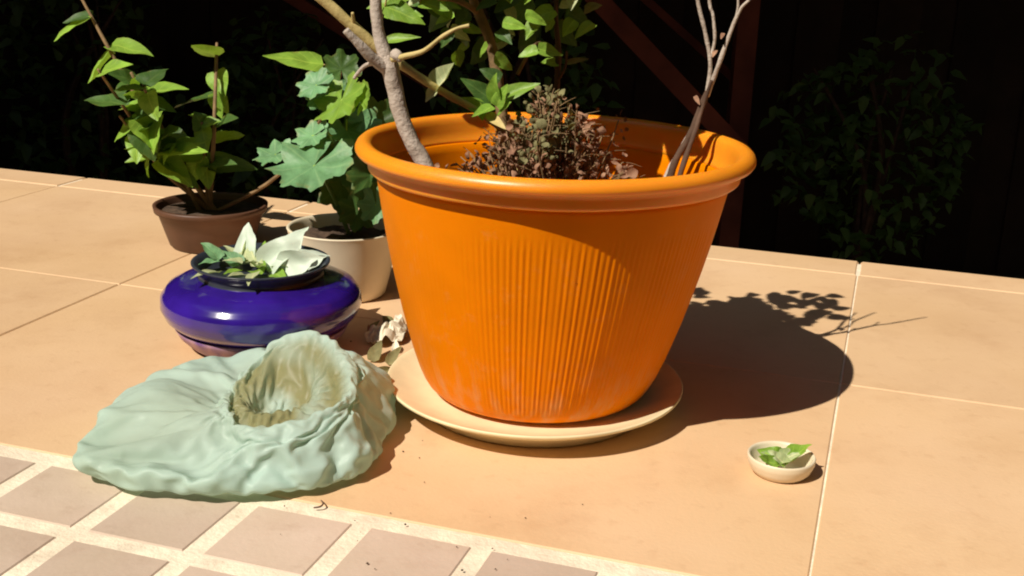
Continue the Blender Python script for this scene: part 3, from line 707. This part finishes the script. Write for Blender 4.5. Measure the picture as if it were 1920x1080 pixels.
def loop(pts, n, cen):
    P = []; m = len(pts)
    for i in range(m):
        p0, p1, p2, p3 = pts[i - 1], pts[i], pts[(i + 1) % m], pts[(i + 2) % m]
        for k in range(24):
            t = k / 24; P.append(.5 * ((2 * p1) + (p2 - p0) * t + (2 * p0 - 5 * p1 + 4 * p2 - p3) * t * t + (3 * p1 - p0 - 3 * p2 + p3) * t ** 3))
    A = sorted(((math.atan2(q.y - cen.y, q.x - cen.x), q) for q in P), key=lambda t: t[0])
    out = []
    for k in range(n):
        an = -math.pi + 2 * math.pi * k / n
        j = min(range(len(A)), key=lambda i: abs(A[i][0] - an)); a0, q0 = A[j - 1]; a1, q1 = A[j]
        j2 = (j + 1) % len(A) if A[j][0] < an else j - 1
        a2, q2 = A[j2]; d = (a2 - a1)
        t = 0 if abs(d) < 1e-9 or abs(d) > 1 else max(0, min(1, (an - a1) / d))
        out.append(q1 + (q2 - q1) * t)
    return out
def simulate_bag(frames=32, NT=114, NO=32, NI=18):
    tmp = []
    def coll(v, f):
        o = mk('sim_body', v, f, m_bag); o.modifiers.new('c', 'COLLISION'); o.collision.thickness_outer = .003; o.collision.cloth_friction = 20; tmp.append(o)
    coll([(-2, -1, 0), (2, -1, 0), (2, 4, 0), (-2, 4, 0)], [(0, 1, 2, 3)])
    for (u, v_, Y, r, rot, sd) in BAG_FILL:
        c = at(u, v_, Y); coll(*ellipsoid(c, r, rot, lump=.3, seed=sd))
    cen = at(525, 722, 1.30)
    rim = loop([at(*q) for q in BAG_RIM], NT, cen); foot = loop(BAG_FOOT, NT, cen)
    v = []; f = []; pin = []; inn = []
    for k in range(NT):
        r0, f0 = rim[k], foot[k]
        out = Vector((f0.x - r0.x, f0.y - r0.y, 0)); ol = out.length; out = out / max(ol, 1e-5)
        wob = .5 + .5 * noise.noise(Vector((math.cos(k / NT * 6.283) * 4, math.sin(k / NT * 6.283) * 4, 0)))
        tube = .019 if r0.x > -.30 else .012
        ctrl = [f0 - out * .03 + Vector((0, 0, .004)), f0 + Vector((0, 0, .008)), f0 + out * .012 * wob + Vector((0, 0, .035)), (r0 + f0) / 2 + out * .012 + Vector((0, 0, r0.z * .30)), r0 + out * (tube * 1.8) + Vector((0, 0, -.016)), r0 + out * tube + Vector((0, 0, .003)), r0 + Vector((0, 0, -.012))]
        P, _ = spline(ctrl, [1] * len(ctrl), 8); m = len(P) - 1
        colm = [P[round(i / NO * m)] if False else P[int(i / NO * m)].lerp(P[min(m, int(i / NO * m) + 1)], i / NO * m - int(i / NO * m)) for i in range(NO + 1)]
        low = Vector((cen.x, cen.y, .028))
        for i in range(1, NI + 1):
            t = i / NI * .96
            q = colm[NO].lerp(low, t); q.z = colm[NO].z + (low.z - colm[NO].z) * (1 - (1 - min(1, t * 1.25)) ** 2) + .012 * noise.noise(Vector((k * .35, t * 3, 0))) * t + 0
            colm.append(q)
        v.append(colm)
    NR_ = NO + NI + 1
    VV = [v[k][i] + Vector((0, 0, .002 * noise.noise(Vector((k * .7, i * .7, 3))))) for k in range(NT) for i in range(NR_)]
    for q in VV: q.z = max(q.z, .004)
    for k in range(NT):
        for i in range(NR_ - 1): f.append((k * NR_ + i, ((k + 1) % NT) * NR_ + i, ((k + 1) % NT) * NR_ + i + 1, k * NR_ + i + 1))
    o = mk('sim_bag', VV, f, m_bag); tmp.append(o)
    g = o.vertex_groups.new(name='pin')
    for k in range(NT):
        x = rim[k].x
        if k % 3 == 0: g.add([k * NR_ + 4, k * NR_ + 5], 1.0, 'REPLACE')
        for i in range(NO - 7, NO + 1):
            if k % 3 == 0 and x > -.31: g.add([k * NR_ + i], 1.0 if x > -.25 else .6, 'REPLACE')
    md = o.modifiers.new('cloth', 'CLOTH'); cs = md.settings; cc_ = md.collision_settings
    cs.quality = 5; cs.mass = .10; cs.air_damping = 1.0; cs.vertex_group_mass = 'pin'; cs.pin_stiffness = 1
    cs.tension_stiffness = 14; cs.compression_stiffness = 14; cs.shear_stiffness = 6; cs.bending_stiffness = .04
    cs.tension_damping = 6; cs.compression_damping = 6; cs.shear_damping = 6; cs.bending_damping = .4
    cs.shrink_min = BAG_SHRINK; cs.shrink_max = BAG_SHRINK
    cc_.collision_quality = 3; cc_.distance_min = .0035; cc_.use_self_collision = True; cc_.self_distance_min = .0025; cc_.self_friction = 5
    md.point_cache.frame_start = 1; md.point_cache.frame_end = frames + 2
    for fr in range(1, frames + 1): scene.frame_set(fr)
    dg_ = bpy.context.evaluated_depsgraph_get()
    me = bpy.data.meshes.new_from_object(o.evaluated_get(dg_), depsgraph=dg_)
    V_ = [p.co.copy() for p in me.vertices]; F_ = [tuple(p.vertices) for p in me.polygons]
    for t_ in tmp: bpy.data.objects.remove(t_, do_unlink=True)
    scene.frame_set(1)
    return V_, F_, NR_, NO
BAG_FILL = [(676, 748, 1.37, (.022, .050, .042), .3, 1.0), (580, 850, 1.255, (.055, .032, .040), .1, 5.0), (420, 855, 1.255, (.065, .035, .044), 0, 7.0), (525, 735, 1.32, (.035, .035, .022), .2, 3.0), (325, 800, 1.33, (.060, .085, .046), .2, 9.0), (240, 860, 1.31, (.045, .055, .030), 0, 11.0)]
BAG_SHRINK = -.13
V, F, BR, BO = simulate_bag()
V = [q + Vector((-.003, -.004, 0)) for q in V]
g0 = gnd(450, 930)
bag = thing('plastic_bag', (g0.x, g0.y + .1, 0), 'crumpled pale mint plastic bag lying open on the tiles before the blue pot', 'plastic bag')
def submesh(name, F, m, parent):
    idx = {}; vv = []; ff = []
    for q in F:
        g = []
        for k_ in q:
            if k_ not in idx: idx[k_] = len(vv); vv.append(V[k_])
            g.append(idx[k_])
        ff.append(tuple(g))
    o = mk(name, vv, ff, m, parent)
    at_ = o.data.attributes.new('inner', 'FLOAT', 'POINT')
    for k_, n_ in idx.items(): at_.data[n_].value = INN[k_] if k_ < len(INN) else 0.0
    return o
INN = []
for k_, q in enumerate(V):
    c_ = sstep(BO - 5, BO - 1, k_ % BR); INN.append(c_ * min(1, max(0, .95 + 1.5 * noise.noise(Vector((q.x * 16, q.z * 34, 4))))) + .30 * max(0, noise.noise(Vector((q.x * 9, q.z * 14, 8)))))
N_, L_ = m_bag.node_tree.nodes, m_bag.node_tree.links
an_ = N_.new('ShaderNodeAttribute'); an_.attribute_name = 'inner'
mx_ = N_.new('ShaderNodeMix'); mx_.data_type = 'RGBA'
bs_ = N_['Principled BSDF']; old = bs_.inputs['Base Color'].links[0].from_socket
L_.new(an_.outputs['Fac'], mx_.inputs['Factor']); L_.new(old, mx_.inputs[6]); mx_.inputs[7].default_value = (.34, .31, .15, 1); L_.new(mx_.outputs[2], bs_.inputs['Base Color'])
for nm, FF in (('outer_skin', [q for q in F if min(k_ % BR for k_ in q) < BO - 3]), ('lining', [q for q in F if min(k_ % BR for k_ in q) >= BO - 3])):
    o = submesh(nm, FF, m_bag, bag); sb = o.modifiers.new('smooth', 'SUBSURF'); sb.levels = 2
    dg_ = bpy.context.evaluated_depsgraph_get(); me = bpy.data.meshes.new_from_object(o.evaluated_get(dg_), depsgraph=dg_)
    o.modifiers.clear()
    nn = [p_.normal.copy() for p_ in me.vertices]; off = wloc(bag)
    for p_, n_ in zip(me.vertices, nn):       # sharp creases of thin film, pressed into the settled sheet
        q = p_.co + off
        w = q + Vector((noise.noise(q * 9), noise.noise(q * 9 + Vector((7, 0, 0))), noise.noise(q * 9 + Vector((0, 7, 0))))) * .035
        h = -.0022 * (abs(noise.noise(w * 16)) - .22) - .0008 * (abs(noise.noise(w * 40 + Vector((3, 3, 3)))) - .22)
        p_.co = p_.co + n_ * h
        if p_.co.z + off.z < .001: p_.co.z = .001 - off.z
    me.update(); o.data = me

# ------------------------------------------------------------------ scraps
q = gnd(722, 648)
o = crumple('paper_scrap', (q.x, q.y + .03, 0), .030, .045, .045, m_paper, 9.1); tag(o, 'crumpled cream paper scrap between the bag and the orange planter', 'paper scrap')
spots = [((700, 640, 1.58), (712, 592, 1.62), 30, 'olive dry leaf leaning upright behind the plastic bag'), ((728, 640, 1.57), (752, 600, 1.60), 22, 'olive dry leaf beside the left foot of the orange planter'), ((700, 655, 1.52), (748, 640, 1.54), 24, 'flat olive dry leaf just above the plastic bag top edge')]
for bb_, t_, w, lab in spots:
    P = at(*bb_); P.z = max(P.z, .002)
    B, T = at(*bb_), at(*t_)
    o = put_leaf(None, leaf_heart((T - B).length, px(w, bb_[2]), .4, -.2, .15, R.uniform(0, 9)), frame(B, T, TOCAM + SUN * .5), m_drygreen, 'dry_leaf'); tag(o, lab, 'leaf')
    zmin = min((o.matrix_world @ v_.co).z for v_ in o.data.vertices); o.location.z = .002 - zmin
LIT = [(m_drygreen, 'olive dry leaf nearest the cream pot in the litter by the planter', (735, 612)), (m_paper, 'pale curled leaf lowest in the litter beside the saucer', (742, 664)), (m_dry, 'brown curled leaf touching the right of the bag top', (700, 640)), (m_drygreen, 'olive curled leaf lying left of the crumpled paper scrap', (694, 622)), (m_dry, 'brown dry leaf between the paper scrap and orange planter', (750, 634))]
for k in range(5):
    P = gnd(LIT[k][2][0], LIT[k][2][1]); an = R.uniform(0, 6.28); L = R.uniform(.018, .034)
    d = Vector((math.cos(an), math.sin(an), R.uniform(.2, 1.0)))
    o = put_leaf(None, leaf_heart(L, L * R.uniform(.4, .65), .5, R.uniform(-.4, .2), .25, R.uniform(0, 9)), frame(P, P + d, (R.uniform(-.4, .4), -.5, .8)), LIT[k][0], 'litter_leaf')
    zmin = min(v_.co.z for v_ in o.data.vertices); o.location.z = .0015 - zmin
    tag(o, LIT[k][1], 'leaf', 'dry leaves littered between bag and planter')
q = gnd(1462, 886)
b = MB(); b.lathe(densify([(.002, .004), (.024, .004), (.030, .008), (.034, .016), (.0365, .0225), (.0385, .0235), (.0395, .0220), (.0390, .0160), (.0350, .006), (.0300, .0008), (.002, .0008)], 3), (q.x, q.y, 0), 64)
tag(b.build('small_dish', m_cream), 'small rounded cream dish on the tiles, right of the orange planter', 'dish')
fs = thing('leaf_sprig', (q.x, q.y, .010), 'small pale green leaf sprig lying in the cream dish', 'sprig')
for k in range(8):
    an = R.uniform(-.6, 3.7); L = R.uniform(.022, .042); B = Vector((q.x + R.uniform(-.010, .010), q.y + R.uniform(-.008, .010), .012))
    o = put_leaf(fs, leaf_heart(L, L * R.uniform(.55, .8), .6, R.uniform(-.3, .1), .3, R.uniform(0, 50)), frame(B, B + Vector((math.cos(an), math.sin(an), R.uniform(.15, .8))), (R.uniform(-.4, .2), -.6, .9)), [m_pale, m_leaf, m_pale, m_leaf][k % 4])
    zmin = min(v_.co.z for v_ in o.data.vertices); o.location.z += max(0, .006 - zmin - .010)
bb = MB(); bb.tube([(q.x - .018, q.y - .004, .012), (q.x, q.y, .014), (q.x + .016, q.y + .006, .013)], [.0012, .0014, .001], 6, 5, .2); bb.build('stem', m_cane, fs)

# ------------------------------------------------------------------ dark plastic pot with a broad-leaved plant, far left
QX, QY = at(395, 380, 2.2).x, 2.2
q2 = thing('brown_pot', (QX, QY, 0), 'dark brown plastic pot holding a broad-leaved plant, far left', 'pot')
hz = at(395, 382, 2.2).z
b = MB(); b.lathe(densify([(.065, 0), (.075, .001), (.080, .006), (.1, hz * .85), (.106, hz * .86), (.108, hz), (.102, hz + .001), (.097, hz * .9), (.09, hz * .7)], 2), (QX, QY, 0), 72); b.build('bowl', m_brownpot, q2)
b = MB(); b.lathe([(.002, hz * .86), (.05, hz * .85), (.0955, hz * .84)], (QX, QY, 0), 48); b.f = [tuple(reversed(g)) for g in b.f]; b.build('soil', m_soil, q2)
bp_ = thing('broad_leaf_plant', (QX, QY, hz * .85), 'broad-leaved green plant in the dark pot at the far left', 'plant')
tips = []
for i in range(7):
    u1 = R.uniform(120, 480); v1 = R.uniform(-40, 240)
    Yt = R.uniform(2.05, 2.3)
    branch(bp_, 'stem', [(395 + R.uniform(-20, 20), 402, 2.2, 5), ((395 + u1) / 2, (390 + v1) / 2 + 20, 2.2, 4), (u1, v1, Yt, 2.6)], m_stem, .2, 8)
    for k_ in range(8):
        t = R.uniform(.35, 1); cu, cv, cY = 395 + (u1 - 395) * t, 400 + (v1 - 400) * t, 2.2 + (Yt - 2.2) * t
        an = R.uniform(0, 6.28); Ll = R.uniform(50, 105)
        leaf_px(bp_, (cu, cv, cY), (cu + Ll * math.cos(an), cv + Ll * .55 * math.sin(an) + 12, cY + R.uniform(-.06, .04)), Ll * .62, R.choice([m_leaf, m_leaf, m_leaf2]), nrm=(R.uniform(-.6, .3), R.uniform(-.8, -.1), 1))
leaf_px(bp_, (606, 121, 2.06), (492, 104, 2.02), 50, m_leaf, nrm=(-.2, -.75, .8), fold=.1, curl=.0, stalk=(640, 136, 2.08))
branch(bp_, 'stem', [(395, 402, 2.2, 4), (520, 330, 2.18, 3.5), (610, 210, 2.13, 3), (640, 136, 2.08, 2.5)], m_stem, .2, 8)

# ------------------------------------------------------------------ shaded shrubs under the shelter
def dark_shrub(x, y, z0, h, rx, lab, seed):
    rr = random.Random(seed)
    root = thing('shade_shrub', (x, y, -.7), lab, 'shrub', 'shrubs in the shade behind the terrace')
    tb = MB()
    for i in range(5):
        tb.tube([(x + rr.uniform(-.03, .03), y, -.7), (x + rr.uniform(-.1, .1), y + rr.uniform(-.05, .05), -.7 + h * .5), (x + rr.uniform(-rx, rx) * .7, y + rr.uniform(-.1, .1), -.7 + h * .9)], [.014, .010, .004], 7, 5, .2, i)
    tb.build('stems', m_twig, root)
    mb = MB()
    for i in range(620):
        a = rr.uniform(0, 6.28); c_ = rr.uniform(-1, 1); r = rr.uniform(.5, 1) ** .5; s_ = math.sqrt(1 - c_ * c_)
        cpt = Vector((x + rx * r * s_ * math.cos(a), y + .2 * r * s_ * math.sin(a), -.7 + h * .58 + h * .44 * r * c_))
        cpt += Vector((noise.noise(cpt * 4) * .1, 0, noise.noise(cpt * 4 + Vector((9, 0, 0))) * .1))
        L = rr.uniform(.04, .075)
        d = Vector((rr.gauss(0, 1), rr.gauss(0, 1), rr.gauss(-.3, .6))).normalized()
        m4 = frame(cpt, cpt + d, (rr.uniform(-.5, .5), rr.uniform(-1, 0), 1))
        v, f = leaf_heart(L, L * .6, .3, -.2, .1, i, 4, 2)
        mb.add([m4 @ Vector(q_) for q_ in v], f)
    mb.build('foliage', m_leaf2, root)['kind'] = 'stuff'
for i, (u, h, rx, lab) in enumerate([(150, 1.15, .34, 'dark leafy shrub in shade at the far left, behind the dark pot'), (520, 1.0, .28, 'dark leafy shrub in shade behind the lobed-leaf plant'), (960, 1.25, .36, 'dark leafy shrub in shade behind the middle of the planter'), (1640, .95, .36, 'dark leafy shrub in shade right of the timber post')]):
    p = at(u, 300, 4.3); dark_shrub(p.x, 4.38, -.7, h, rx, lab, 40 + i)

# ------------------------------------------------------------------ crumbs of soil and leaf on the tiles
cr = MB()
for i in range(34):
    p = gnd(R.uniform(520, 1100), R.uniform(945, 1078)) if i % 2 else gnd(R.gauss(760, 60), R.gauss(800, 60))
    r = R.uniform(.0004, .0011)
    if (p - Vector((PX, PY, 0))).length < .2: continue
    cr.box(p + Vector((0, 0, r * .5 + .001)), r * 2, r * R.uniform(1, 2.4), r, Matrix.Rotation(R.uniform(0, 3), 3, 'Z'))
tag(cr.build('soil_crumbs', m_soil, None, False), 'tiny dark soil crumbs scattered on the tiles before the planter', 'crumbs', None, 'stuff')
bb = MB(); bb.tube([gnd(588, 952, .002), gnd(600, 950, .003), gnd(606, 944, .004), gnd(602, 938, .002)], [.0009, .001, .0009, .0006], 6, 5, .2)
tag(bb.build('fallen_twig', m_twig), 'tiny curled dark twig on the grout line below the plastic bag', 'twig')
